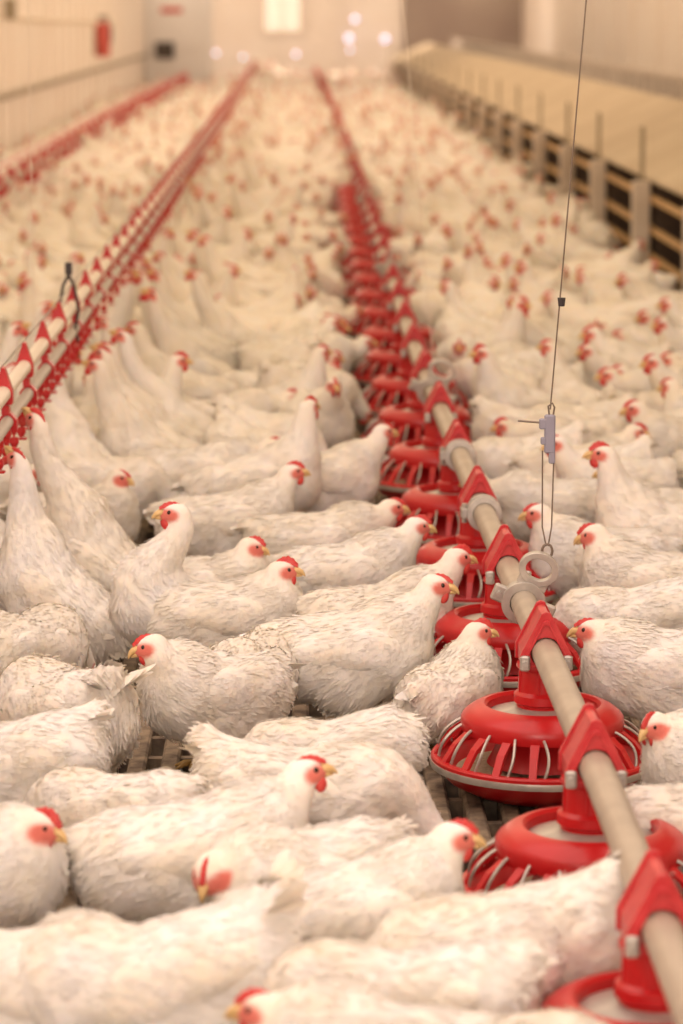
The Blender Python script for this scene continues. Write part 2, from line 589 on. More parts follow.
def hen_body(p, h, cards=0, seed=0, bighead=0.0):
    rs = np.random.RandomState(seed + 5)
    a, R, hd, H, pts, rad = hen_rig(p)
    fl = p.fluff
    hy, hp = math.atan2(hd[1], hd[0]), math.asin(hd[2])
    tl = math.radians(p.tail)
    t0 = R(-.125, 0, .185)
    t1 = t0 + np.array([-math.cos(a + 0) * math.cos(tl) * .07 * p.tlen, 0, math.sin(tl - a) * .07 * p.tlen + .004])

    def fn(P):
        d = ell(P, R(0, 0, .155), (.15, .083 * fl, .080 * fl), a)
        d = smin(d, ell(P, R(.075, 0, .148), (.088, .078 * fl, .082 * fl), a), .04)
        d = smin(d, ell(P, R(-.095, 0, .150), (.085, .076 * fl, .074 * fl), a), .04)
        for s in (-1, 1):
            d = smin(d, ell(P, R(-.012, .048 * s, .092), (.062, .034, .052), a * .5), .035)
            d = smin(d, ell(P, R(-.015, .062 * s, .170), (.100, .024, .050), a - .12), .012)
        d = smin(d, cone(P, t0, t1, .050, .020), .035)
        for i in range(len(pts) - 1):
            d = smin(d, cone(P, pts[i], pts[i + 1], rad[i], rad[i + 1]), .030 if i < 2 else .010)
        d = smin(d, ell(P, H - hd * .004, (.029 + bighead, .0195 + bighead, .0215 + bighead), hp, hy), .010)
        d = smin(d, ell(P, H + hd * .012 - np.array([0, 0, .004]), (.019, .013 + bighead * .5, .014), hp, hy), .008)
        # uneven plumage
        ph = seed * 1.7
        x_, y_, z_ = P[..., 0], P[..., 1], P[..., 2]
        w = (np.sin(31 * x_ + 17 * z_ + ph) * np.sin(37 * y_ + 23 * z_ + 2 * ph) + .7 * np.sin(61 * x_ - 20 * y_ + ph) * np.sin(53 * z_ + 29 * y_ - ph)
             + .45 * np.sin(113 * x_ + ph) * np.sin(97 * z_ + 71 * y_))
        far = smooth01((np.sqrt(((P - H) ** 2).sum(-1)) - .045) / .09)
        return d - .0030 * w * far

    lo = (-.26, -.13, -.02)
    hi = (max(.2, H[0] + .06), .13, max(.28, H[2] + .05))
    lo = (lo[0], min(lo[1], H[1] - .05), min(lo[2], H[2] - .05)); hi = (hi[0], max(hi[1], H[1] + .05), hi[2])
    vs, fq = surface_net(fn, lo, hi, h)
    # face skin mask in the head frame
    X = hd
    Y = np.array([-math.sin(hy), math.cos(hy), 0])
    Z = np.cross(X, Y)

    def skin(v):
        q = v - H
        lx, ly, lz = q @ X, q @ Y, q @ Z
        e = np.sqrt(((lx - .016) / .0215) ** 2 + ((lz + .002) / .0130) ** 2)
        return (1 - smooth01((e - .80) / .6)) * (1 - smooth01((np.sqrt(lx * lx + ly * ly + lz * lz) - .034) / .008))
    sk = skin(vs)
    if cards:
        N, A = vnormals(vs, fq)
        cen = vs[fq].mean(1)
        nf = N[fq].mean(1)
        nf /= np.linalg.norm(nf, axis=1)[:, None] + 1e-9
        dh = np.linalg.norm(cen - H, axis=1)
        wgt = A * (dh > .034) * (1 + 1.2 * (dh < .12))
        pick = rs.choice(len(fq), cards, p=wgt / wgt.sum())
        Pp = cen[pick] + rs.uniform(-.5, .5, (cards, 3)) * h
        Np = nf[pick]
        bd = -np.array([math.cos(a), 0, math.sin(a)]) + np.array([0, 0, -.18])
        D = np.tile(bd, (cards, 1))
        best = np.full(cards, 9.0)
        rr = np.zeros(cards)
        for i in range(1, len(pts) - 1):
            dd = np.linalg.norm(Pp - pts[i], axis=1) - rad[i]
            tdir = pts[i - 1] - pts[i + 1]
            tdir = tdir / np.linalg.norm(tdir)
            better = dd < best
            best = np.where(better, dd, best)
            wn = smooth01((i - .5) / 4.0)
            D[better] = tdir * wn + bd * (1 - wn)
            rr[better] = wn
        nk = rr * smooth01(1 - (best - .005) / .03)
        D = D * 1.0
        low = smooth01((.13 - p.drop - Pp[:, 2]) / .06) * (1 - nk)
        D[:, 2] -= low * .9 + .8 * smooth01((-(Np @ np.array([math.cos(a), 0, math.sin(a)])) - .45) / .4)
        L = .021 * (1 - .40 * nk) * (1 + .15 * low)
        W = .0044 * (1 - .35 * nk)
        hs = smooth01((.075 - np.linalg.norm(Pp - H, axis=1)) / .04)
        L *= 1 - .5 * hs
        W *= 1 - .5 * hs
        lift = .0005 + .0014 * low + .0012 * smooth01((-.08 - Pp[:, 0]) / .05)
        cv, cf, cn = feather_cards(Pp, Np, D, L, W, lift * (1 - .6 * nk), rs)
        sk = np.concatenate([sk, skin(cv)])
        fq = np.concatenate([fq, cf + len(vs)])
        vs = np.concatenate([vs, cv])
        return vs, fq, sk, np.concatenate([N, cn])
    return vs, fq, sk


def np_mesh(name, vs, fq, mats, fmat=None, skin=None, nor=None):
    me = bpy.data.meshes.new(name)
    nv, nf = len(vs), len(fq)
    me.vertices.add(nv)
    me.vertices.foreach_set('co', np.ascontiguousarray(vs, dtype=np.float32).ravel())
    me.loops.add(nf * 4)
    me.loops.foreach_set('vertex_index', np.ascontiguousarray(fq, dtype=np.int32).ravel())
    me.polygons.add(nf)
    me.polygons.foreach_set('loop_start', np.arange(0, nf * 4, 4, dtype=np.int32))
    me.polygons.foreach_set('use_smooth', np.ones(nf, bool))
    for m_ in mats:
        me.materials.append(m_)
    if fmat is not None:
        me.polygons.foreach_set('material_index', np.asarray(fmat, np.int32))
    if skin is not None:
        at_ = me.attributes.new('skin', 'FLOAT', 'POINT')
        at_.data.foreach_set('value', np.asarray(skin, np.float32))
    me.update(calc_edges=True)
    if nor is not None:
        me.normals_split_custom_set_from_vertices(nor.tolist())
    return me


# --- head pieces in the head frame (x forward, z up)
def comb_shape(size=1.0):
    m = MB()
    n = 16
    top = []
    for i in range(n + 1):
        t = i / n
        xx = .029 - .050 * t
        hgt = .0135 * size * math.sin(math.pi * (t * .86 + .10)) ** .8 * (0.72 + .28 * abs(math.cos(math.pi * 4.5 * t)))
        zb = .013 + .007 * math.sin(math.pi * t)
        top.append((xx, zb, hgt))
    vs, fs = [], []
    for xx, zb, hg in top:
        for yy, zz in ((-.0042, zb - .004), (-.0030, zb + hg * .6), (0, zb + hg), (.0030, zb + hg * .6), (.0042, zb - .004)):
            vs.append((xx, yy, zz))
    for i in range(n):
        for k in range(4):
            fs.append((i * 5 + k, i * 5 + k + 1, i * 5 + 6 + k, i * 5 + 5 + k))
    fs.append((0, 1, 2, 3, 4)[::-1])
    fs.append(tuple(n * 5 + k for k in range(5)))
    return m.add(vs, fs)


def blob(m, c, r, n=10, k=7):
    vs, fs = [], []
    for j in range(k + 1):
        b = math.pi * j / k
        for i in range(n):
            w = 2 * math.pi * i / n
            vs.append((c[0] + r[0] * math.sin(b) * math.cos(w), c[1] + r[1] * math.sin(b) * math.sin(w), c[2] + r[2] * math.cos(b)))
    for j in range(k):
        for i in range(n):
            fs.append((j * n + i, (j + 1) * n + i, (j + 1) * n + (i + 1) % n, j * n + (i + 1) % n))
    return m.add(vs, fs)


def beak_shape():
    m = MB()
    m.tube([(.022, 0, .003), (.030, 0, .0038), (.038, 0, .001), (.0445, 0, -.0045), (.0465, 0, -.0075)], [.0086, .0072, .0050, .0024, .0006], 10)
    m.tube([(.022, 0, -.006), (.032, 0, -.0062), (.0405, 0, -.0068)], [.0062, .0044, .0012], 8)
    return m


def wattle_shape(s):
    return blob(MB(), (.019, .0080 * s, -.0185), (.0095, .0042, .0130))


def lobe_shape(s):
    return blob(MB(), (-.008, .0175 * s, -.0065), (.0048, .0032, .0068))


def eye_shape(s):
    return blob(MB(), (.0105, .0140 * s, .0045), (.0050, .0036, .0050))


def leg_shape(p, s):
    a, R, *_ = hen_rig(p)
    k = R(-.012, .046 * s, .088)
    k[2] = max(k[2], .045)
    y_ = .046 * s
    m = MB()
    m.tube([(k[0], y_, k[2]), (k[0] - .006, y_, k[2] * .55), (k[0] + .004, y_, .012)], [.0095, .0065, .0068], 8)
    for w, l in ((-.5, .045), (0, .055), (.5, .045), (math.pi, .022)):
        m.tube([(k[0] + .004, y_, .009), (k[0] + .004 + math.cos(w) * l * .6, y_ + math.sin(w) * l * .6, .009),
                (k[0] + .004 + math.cos(w) * l, y_ + math.sin(w) * l, .0035)], [.0062, .0055, .002], 7)
    return m


def wing_mesh(p, s, seed, h):
    """folded wing: a soft rounded lobe on the flank, quill tips showing along its rear and lower edge"""
    rs = np.random.RandomState(seed * 3 + (s > 0))
    a, R, *_ = hen_rig(p)
    fl = p.fluff

    def fn(P):
        d = ell(P, R(.028, .068 * s * fl, .168), (.070, .0245, .047), a - .10)
        d = smin(d, ell(P, R(-.040, .066 * s * fl, .172), (.085, .0225, .036), a - .16), .02)
        d = smin(d, cone(P, R(-.075, .060 * s * fl, .172), R(-.152, .040 * s * fl, .176), .024, .010), .015)
        w = np.sin(70 * P[..., 0] + 40 * P[..., 2] + seed) * np.sin(90 * P[..., 2] - 30 * P[..., 0])
        return d - .0012 * w
    ys = sorted((s * .02, s * .115))
    c0, c1 = R(-.18, 0, .10), R(.12, 0, .24)
    lo = (min(c0[0], c1[0]) - .03, ys[0], min(c0[2], c1[2]) - .06)
    hi = (max(c0[0], c1[0]) + .03, ys[1], max(c0[2], c1[2]) + .06)
    vs, fq = surface_net(fn, lo, hi, h)
    N, A = vnormals(vs, fq)
    P_, N_, D_, L_, W_ = [], [], [], [], []
    for i in range(13):
        v = i / 12
        P_.append(R(-.045 - .075 * (1 - v) + .02 * v, (.082 - .030 * (1 - v)) * s * fl, .178 - .036 * v))
        n_ = np.array([-.25, s, -.15 + .3 * (1 - v)]); N_.append(n_ / np.linalg.norm(n_))
        D_.append(np.array([-1, -.12 * s, -.04 - .18 * v])); L_.append(.062 - .018 * v); W_.append(.017)
    for i in range(260):
        k = rs.randint(len(vs))
        if vs[k][1] * s < .075: continue
        P_.append(vs[k]); N_.append(N[k]); D_.append(np.array([-1, 0, -.12])); L_.append(.020); W_.append(.0055)
    P_, N_, D_, L_, W_ = map(np.array, (P_, N_, D_, L_, W_))
    cv, cf, cn = feather_cards(P_, N_, D_, L_, W_, .0006, rs, .10)
    return np.concatenate([vs, cv]), np.concatenate([fq, cf + len(vs)]), np.concatenate([N, cn])


def tail_cards(p, seed):
    rs = np.random.RandomState(seed * 7)
    a, R, *_ = hen_rig(p)
    P, N, D, L, W = [], [], [], [], []
    tl = math.radians(p.tail)
    for s in (-1, 1):
        for i in range(11):
            v = i / 10
            P.append(R(-.120 - .022 * (1 - v), s * (.004 + .024 * v), .205 - .028 * v))
            nn = np.array([-.15, s * (.35 + .65 * v), .9 - .6 * v])
            N.append(nn / np.linalg.norm(nn))
            D.append(np.array([-math.cos(tl + .25 - .65 * v), s * .18 * v, math.sin(tl + .25 - .65 * v)]))
            L.append((.098 - .028 * v) * p.tlen); W.append(.026)
    # soft fluff beneath the tail
    for i in range(26):
        w = rs.uniform(-1.3, 1.3)
        P.append(R(-.150 + .01 * abs(w), .048 * math.sin(w), .165 + rs.uniform(-.035, .02)))
        nn = np.array([-1, math.sin(w), -.1]); N.append(nn / np.linalg.norm(nn))
        D.append(np.array([-.6, .4 * math.sin(w), -.55 + rs.uniform(-.2, .4)])); L.append(.038); W.append(.024)
    P, N, D, L, W = map(np.array, (P, N, D, L, W))
    ca, sa = math.cos(a), math.sin(a)
    rot = lambda q: np.stack([ca * q[:, 0] - sa * q[:, 2], q[:, 1], sa * q[:, 0] + ca * q[:, 2]], 1)
    return feather_cards(P, rot(N), rot(D), L, W, .003, rs, .09)


COMB = comb_shape()
HEADM = {}


def hm(key, mb, m_):
    if key not in HEADM:
        HEADM[key] = make_mesh(key, mb.v, mb.f, [m_])
    return HEADM[key]


def head_matrix(p):
    a, R, hd, H, *_ = hen_rig(p)
    X = Vector(hd)
    Y = Vector((-hd[1], hd[0], 0)).normalized()
    Z = X.cross(Y)
    m_ = Matrix((X, Y, Z)).transposed().to_4x4()
    m_.translation = Vector(H)
    return m_


def build_hen(p, seed, cards, h, parts=3):
    """one hen as an Empty with its parts; parts=3 all of them, 2 fewer"""
    root = empty('hen')
    vs, fq, sk, nor = hen_body(p, h, cards, seed)
    body = link('body', np_mesh('hen_body', vs, fq, [M['feather']], skin=sk, nor=nor), root)
    hmx = head_matrix(p)
    lst = [('comb', COMB, 'comb'), ('beak', beak_shape(), 'beak')]
    for s in (1, -1):
        lst.append(('wattle', wattle_shape(s), 'comb'))
        if parts >= 3:
            lst.append(('eye', eye_shape(s), 'iris'))
            lst.append(('earlobe', lobe_shape(s), 'comb'))
    for i, (nm, mb, mt) in enumerate(lst):
        o = link(nm, hm(f'{nm}{i}', mb, M[mt]), root)
        if nm == 'comb':
            k = .55 + .45 * random.Random(seed).random()
            o.matrix_local = hmx @ Matrix.Diagonal((1, 1, k, 1)) @ Matrix.Translation((0, 0, .013 / k - .013))
        else:
            o.matrix_local = hmx
    if parts >= 3:
        for s in (1, -1):
            v, f_, nr = wing_mesh(p, s, seed, h)
            link('wing', np_mesh('hen_wing', v, f_, [M['feather']], nor=nr), root)
        v, f_, nr = tail_cards(p, seed)
        link('tail', np_mesh('hen_tail', v, f_, [M['feather']], nor=nr), root)
    for s in (1, -1):
        l_ = leg_shape(p, s)
        link('leg', make_mesh('hen_leg', l_.v, l_.f, [M['leg']]), root)
    return root


def lod_hen(p, h, seed, bighead=0.0):
    """light single-mesh hen: feather, comb, beak surfaces"""
    vs, fq, sk = hen_body(p, h, 0, seed, bighead)
    hmx = head_matrix(p)
    V, Fs, Mi = [vs], [fq], [np.zeros(len(fq), int)]
    n = len(vs)
    big = 1.0
    sk = sk * (.6 if h > .012 else .8)
    for mb, mi in ((comb_shape(.65 if h < .012 else .45), 1), (beak_shape(), 2), (wattle_shape(1), 1), (wattle_shape(-1), 1)):
        q = np.array([tuple(hmx @ (v * big)) for v in mb.v])
        ff = np.array([(f + (f[-1],) if len(f) == 3 else f) for f in mb.f if len(f) in (3, 4)])
        V.append(q); Fs.append(ff + n); Mi.append(np.full(len(ff), mi))
        sk = np.concatenate([sk, np.zeros(len(q))])
        n += len(q)
    return np.concatenate(V), np.concatenate(Fs), np.concatenate(Mi), sk


HM = [M['feather'], M['comb'], M['beak']]


def P_relaxed(**k): return Pose(**{**dict(pitch=5, head=(.185, 0, .290), hpitch=-10), **k})
def P_alert(**k): return Pose(**{**dict(pitch=14, head=(.150, 0, .355), hpitch=-4), **k})
def P_forward(**k): return Pose(**{**dict(pitch=2, head=(.235, 0, .240), hpitch=-12), **k})
def P_tucked(**k): return Pose(**{**dict(pitch=4, drop=.02, head=(.150, 0, .262), hpitch=-14), **k})
def P_drink(**k): return Pose(**{**dict(pitch=28, head=(.150, 0, .425), hpitch=42, tail=5), **k})
def P_peck(**k): return Pose(**{**dict(pitch=-12, head=(.235, 0, .085), hpitch=-60, tail=45), **k})
def P_sit(**k): return Pose(**{**dict(pitch=2, drop=.045, head=(.155, 0, .265), hpitch=-12), **k})


# ------------------------------------------------------------------ feeder line on the right
PIPE_Z = 0.272
main_px = [(683, 985), (620, 822), (585, 742), (543, 645), (505, 562), (474, 490), (447, 424), (424, 374), (408, 330), (393, 281), (381, 244), (369, 208),
           (356, 168), (344, 134), (334, 108), (324, 86), (317, 72), (312, 62)]
main_pts = [at(px, py, PIPE_Z) for px, py in main_px]
main_pts = [main_pts[0] + (main_pts[0] - main_pts[2]) * 1.6] + main_pts
main_pts[-1].y = min(main_pts[-1].y, 61)


def line_x(pts, y):
    for i in range(len(pts) - 1):
        if pts[i].y <= y <= pts[i + 1].y:
            t = (y - pts[i].y) / (pts[i + 1].y - pts[i].y)
            return pts[i].x + t * (pts[i + 1].x - pts[i].x)
    return pts[-1].x if y > pts[-1].y else pts[0].x


def smooth_line(pts, n=60, y1=61.0, z=None):
    ys = [pts[0].y + (y1 - pts[0].y) * (i / n) ** 1.6 for i in range(n + 1)]
    r = []
    for y_ in ys:
        w = .35 + .02 * y_
        xx = sum(line_x(pts, y_ + d * w) for d in (-1, -.5, 0, .5, 1)) / 5
        r.append(Vector((xx, y_, pts[0].z if z is None else z)))
    return r


main_line = smooth_line(main_pts)
tag(MB().tube(main_line, 0.0255, 20).build('feeder_pipe', M['pipe'], smooth=True),
    'long beige galvanised feed pipe running through the red saddles right of centre', 'pipe')


def gable(w, apex, low, shoulder, n=28, tip=.006):
    """outline of the saddle seen along the pipe"""
    pts = [(-w, low), (-w, shoulder), (-tip, apex), (tip, apex), (w, shoulder), (w, low)]
    per = []
    for i in range(len(pts)):
        a, b = Vector(pts[i]), Vector(pts[(i + 1) % len(pts)])
        per.append((a, b, (b - a).length))
    tot = sum(l for *_, l in per)
    out = []
    for k in range(n):
        s = tot * k / n
        for a, b, l in per:
            if s <= l:
                out.append(tuple(a + (b - a) * (s / l)))
                break
            s -= l
    return out


def make_feeder():
    root = empty('feeder_pan')
    n = 36
    # saddle that straddles the pipe: hollow gable with flanged front and rear edges
    hole = []
    out = gable(.046, PIPE_Z + .074, PIPE_Z - .032, PIPE_Z - .004, n)
    for (x_, z_) in out:
        an = math.atan2(z_ - PIPE_Z, x_)
        hole.append((.0275 * math.cos(an), PIPE_Z + .0275 * math.sin(an)))
    shell = [(x_ * .9, PIPE_Z + (z_ - PIPE_Z) * .93) for x_, z_ in out]
    m = MB().plate(shell, hole, -.050, .050)
    m.plate(out, hole, -.058, -.048).plate(out, hole, .048, .058)
    inner2 = [(x_ * .78, PIPE_Z + (z_ - PIPE_Z) * .80) for x_, z_ in out]
    inner3 = [(x_ * .66, PIPE_Z + (z_ - PIPE_Z) * .68) for x_, z_ in out]
    m.plate(inner2, inner3, -.063, -.055)
    sd = m.build('saddle', M['redworn'], root, bevel=.0012)
    for s in (-1, 1):
        m = MB()
        m.box((s * .038 - .009, -.068, PIPE_Z - .032), (s * .038 + .009, -.058, PIPE_Z - .004), .003)
        m.tube([(s * .038, -.074, PIPE_Z - .018), (s * .038, -.06, PIPE_Z - .018)], .0055, 8)
        m.build('clip', M['zinc'], sd)
    # drop tube
    m = MB().lathe([(.0, PIPE_Z - .030), (.047, PIPE_Z - .030), (.048, PIPE_Z - .036), (.043, PIPE_Z - .042), (.045, .192), (.052, .186), (.053, .172), (.047, .168), (.047, .152), (.0, .152)], 36)
    for k in range(6):
        an = k * math.pi / 3 + .3
        m.box((.0445 * math.cos(an) - .002, .0445 * math.sin(an) - .002, .19), (.0445 * math.cos(an) + .002, .0445 * math.sin(an) + .002, PIPE_Z - .04))
    m.build('drop_tube', M['red'], root, smooth=True)
    # feed cone lid between tube and ring
    MB().lathe([(.046, .163), (.070, .157), (.098, .150), (.104, .143), (.100, .140), (.046, .15)], 44).build('feed_cone', M['zinc'], root, smooth=True)
    # broad top ring
    MB().lathe([(.098, .150), (.100, .163), (.106, .168), (.116, .167), (.130, .160), (.143, .150), (.1475, .143), (.1480, .128), (.1465, .120), (.1435, .120),
                (.1430, .140), (.128, .151), (.112, .157), (.104, .155), (.102, .148)], 56, closed=True).build('top_ring', M['red'], root, smooth=True)
    # grille: slanting red bars with wire loops between them
    nb = 18
    for k in range(nb):
        an = 2 * math.pi * k / nb
        c_, s_ = math.cos(an), math.sin(an)
        tx, ty = -s_, c_
        vs = []
        for r_, z_, w_ in ((.146, .124, .0085), (.170, .106, .0075), (.1955, .070, .0070)):
            for dr, dw in ((-.004, -1), (.004, -1), (.004, 1), (-.004, 1)):
                vs.append(((r_ + dr) * c_ + tx * w_ * dw, (r_ + dr) * s_ + ty * w_ * dw, z_ + dr * .4))
        fs = [(i * 4 + j, i * 4 + (j + 1) % 4, i * 4 + 4 + (j + 1) % 4, i * 4 + 4 + j) for i in range(2) for j in range(4)]
        MB().add(vs, fs + [(3, 2, 1, 0), (8, 9, 10, 11)]).build('grille_bar', M['red'], root, bevel=.001)
    for k in range(nb):
        a0 = 2 * math.pi * (k + .30) / nb
        pts = []
        for t in range(9):
            u = t / 8
            r_ = .148 + (.190 - .148) * u + .012 * math.sin(math.pi * u)
            z_ = .132 - .060 * u ** 1.2
            an = a0 + .045 * math.sin(math.pi * u)
            pts.append((r_ * math.cos(an), r_ * math.sin(an), z_))
        MB().tube(pts, .0027, 6).build('grille_wire', M['zinc'], root, smooth=True)
    MB().lathe([(.050, .150), (.062, .130), (.085, .085), (.100, .058), (.094, .056), (.078, .085), (.055, .13), (.045, .15)], 40, closed=True).build('inner_cone', M['red'], root, smooth=True)
    # pan
    MB().lathe([(.0, .003), (.105, .003), (.130, .008), (.170, .028), (.193, .052), (.1965, .062), (.1965, .064), (.187, .064), (.160, .046), (.12, .033), (.03, .040), (.0, .05)], 56).build('pan_bowl', M['red'], root, smooth=True)
    MB().lathe([(.190, .0755), (.1985, .0755), (.2015, .072), (.2015, .066), (.198, .063), (.190, .063)], 56, closed=True).build('pan_rim', M['red'], root, smooth=True)
    MB().lathe([(.196, .0665), (.2030, .0665), (.2040, .063), (.2030, .0545), (.197, .053), (.194, .056)], 56, closed=True).build('rim_band', M['zinc'], root, smooth=True)
    MB().lathe([(.0, .062), (.04, .056), (.11, .045), (.150, .047), (.156, .0455), (.11, .036), (0, .042)], 40).build('feed', M['feed'], root, smooth=True)
    return root


ORD = ['first', 'second', 'third', 'fourth', 'fifth', 'sixth', 'seventh', 'eighth', 'ninth', 'tenth', 'eleventh', 'twelfth', 'thirteenth', 'fourteenth', 'fifteenth',
       'sixteenth', 'seventeenth', 'eighteenth', 'nineteenth', 'twentieth']
pans = []
feeder0 = make_feeder()
PAN_Y0, PAN_DY = 5.29 - 2 * .822, .822
yp = PAN_Y0
i = 0
while yp < 60:
    f = feeder0 if i == 0 else copy_tree(feeder0)
    px = line_x(main_line, yp)
    dx = (line_x(main_line, yp + .2) - line_x(main_line, yp - .2)) / .4
    f.location = (px, yp, 0)
    f.rotation_euler = (0, 0, -math.atan(dx) + (0 if i < 1 else 0))
    if i < 20:
        lab = {0: 'nearest red feeder pan, cut by the bottom right corner', 1: 'red feeder pan second from the front, broad ring and grey cone showing',
               2: 'red feeder pan third from the front, whole grille and grey rim band showing'}.get(i, f'red slatted feeder pan, {ORD[i]} from the front along the near feed pipe')
    else:
        lab = 'blurred red feeder pan at the far end of the near feed pipe'
    tag(f, lab, 'feeder', 'red feeder pans under the beige pipe')
    pans.append(Vector((px, yp, 0)))
    i += 1
    yp += PAN_DY


def make_hanger():
    """grey plate with a round eye above and a collar round the pipe below"""
    root = empty('pipe_hanger')
    n = 40
    eye_o, eye_i = [], []
    for k in range(n):
        w = 2 * math.pi * k / n
        eye_o.append((.039 * math.cos(w), .073 + .034 * math.sin(w)))
        eye_i.append((.026 * math.cos(w), .073 + .021 * math.sin(w)))
    col_o, col_i = [], []
    for k in range(n):
        w = 2 * math.pi * k / n
        col_o.append((.043 * math.cos(w), .043 * math.sin(w)))
        col_i.append((.0262 * math.cos(w), .0262 * math.sin(w)))
    web = MB().box((-.030, -.005, .034), (.030, .005, .054))
    web.plate(eye_o, eye_i, -.008, .008).build('eye_plate', M['zinc'], root, bevel=.0015)
    m = MB().plate(col_o, col_i, -.011, .011)
    for s in (-1, 1):
        m.box((s * .050 - .014, -.007, -.018), (s * .050 + .014, .007, .016), .003)
    m.build('collar', M['zinc'], root, bevel=.001)
    m = MB()
    for s in (-1, 1):
        m.tube([(s * .052, -.016, 0), (s * .052, .016, 0)], .0055, 8)
    m.build('bolt', M['zinc'], root)
    return root


hang0 = make_hanger()
hangers = []
for i, y_ in enumerate((5.70, 8.95, 13.2, 18.0, 24.0)):
    f = hang0 if i == 0 else copy_tree(hang0)
    f.location = (line_x(main_line, y_), y_, PIPE_Z)
    f.rotation_euler = (.12, .40, -math.atan((line_x(main_line, y_ + .2) - line_x(main_line, y_ - .2)) / .4))
    if i: f.scale = (1.15, 1.15, 1)
    tag(f, ['grey metal hanger plate with a round eye, on the near feed pipe below the wires', 'grey hanger bracket on the feed pipe at the middle distance, blurred',
            'small blurred grey hanger far up the feed pipe', 'tiny grey hanger on the distant feed pipe, beyond the third', 'farthest tiny grey hanger on the feed pipe'][i], 'hanger', 'grey pipe hangers')
    hangers.append(f)
# pipe couplings
for i, (y_, lab) in enumerate(((6.75, 'grey ring coupling on the feed pipe, behind the nearest hanger'), (7.65, 'grey ring coupling on the feed pipe, second behind the nearest hanger'))):
    xx = line_x(main_line, y_)
    r = empty('pipe_coupling', (xx, y_, PIPE_Z), -math.atan((line_x(main_line, y_ + .2) - line_x(main_line, y_ - .2)) / .4))
    ro = [(.040 * math.cos(2 * math.pi * k / 32), .040 * math.sin(2 * math.pi * k / 32)) for k in range(32)]
    ri = [(.0262 * math.cos(2 * math.pi * k / 32), .0262 * math.sin(2 * math.pi * k / 32)) for k in range(32)]
    MB().plate(ro, ri, -.024, -.012).plate(ro, ri, .012, .024).plate([(a * .84, b * .84) for a, b in ro], ri, -.012, .012).build('ring', M['zinc'], r, bevel=.001)
    MB().tube([(-.045, 0, -.022), (-.045, 0, .022)], .006, 8).box((-.052, -.012, -.012), (-.036, .012, .012), .002).build('bolt', M['zinc'], r)
    tag(r, lab, 'coupling', 'grey couplings on the feed pipe')

# suspension wire with height adjuster over the near hanger
hx, hy_ = line_x(main_line, 5.70), 5.70
e0 = Vector((hx + .041, hy_, PIPE_Z + .098))
adj = atd(549, 430, hy_)
top = atd(578, -2, hy_) + (atd(578, -2, hy_) - adj) * 3.4
top.z = min(top.z, 3.24)
w = empty('suspension_wire', tuple(adj))
L0 = lambda v: tuple(Vector(v) - adj)
MB().tube([L0(adj + Vector((.002, 0, .04))), L0(top)], .0016, 6).build('cable', M['wire'], w)
MB().tube([L0(e0 + Vector((.006, 0, .012))), L0(e0 + Vector((.012, 0, .05))), L0(adj + Vector((.010, 0, -.05)))], .0016, 6).build('loop_wire', M['wire'], w)
MB().tube([L0(e0 + Vector((.002, 0, .012))), L0(e0 + Vector((-.006, 0, .05))), L0(adj + Vector((-.012, 0, -.04)))], .0016, 6).build('loop_wire', M['wire'], w)
hk = [e0 + Vector((.004 + .010 * math.cos(t), 0, .002 + .014 * math.sin(t))) for t in [k * 2 * math.pi / 14 for k in range(14)]]
MB().tube([L0(p) for p in hk], .0028, 6, closed=True).build('ring_hook', M['wire'], w)
m = MB().box((-.009, -.007, -.045), (.012, .007, .030), .003).box((-.019, -.006, .002), (.004, .006, .022), .002).box((.0, -.006, -.065), (.012, .006, -.04), .002)
m.box((-.016, -.006, -.028), (-.006, .006, -.014), .002)
m.build('adjuster_block', M['block'], w)
MB().tube([(-.010, 0, .014), (-.060, 0, .018)], .0022, 6).build('pull_pin', M['wire'], w)
m = MB()
m.tube([(.0, 0, .03), (-.002, 0, .046), (.006, 0, .052), (.010, 0, .044), (.008, 0, .03)], .002, 6)
m.build('knot', M['wire'], w)
tag(w, 'thin steel suspension wire with a grey-blue height adjuster above the near hanger', 'wire')
stop = atd(561.5, 302, hy_)
tag(MB().tube([stop + Vector((0, 0, -.008)), stop + Vector((0, 0, .008))], [.006, .008], 10).build('wire_clamp', M['black']),
    'tiny dark cable clamp halfway up the near suspension wire', 'clamp')
for i, (a_, b_, yy, lab) in enumerate((((430, 372), (403, 0), 8.95, 'faint thin wire hanging above the blurred second hanger'),
                                       ((34, 320), (28, 0), 8.4, 'thin pale wire hanging down to the near drinker line'),
                                       ((30, 215), (45, 0), 13.5, 'faint pale wire over the left feeder line'),
                                       ((99, 150), (95, 0), 17.0, 'farther faint pale wire over the left feeder line'))):
    p0, p1 = atd(*a_, yy), atd(*b_, yy)
    if i == 0: p0 = Vector((line_x(main_line, yy), yy, PIPE_Z + .10))
    p1 = p0 + (p1 - p0) * ((3.24 - p0.z) / (p1.z - p0.z))
    tag(MB().tube([p0, p1], .0014, 6).build('hanging_wire', M['cream_pipe']), lab, 'wire', 'hanging wires')

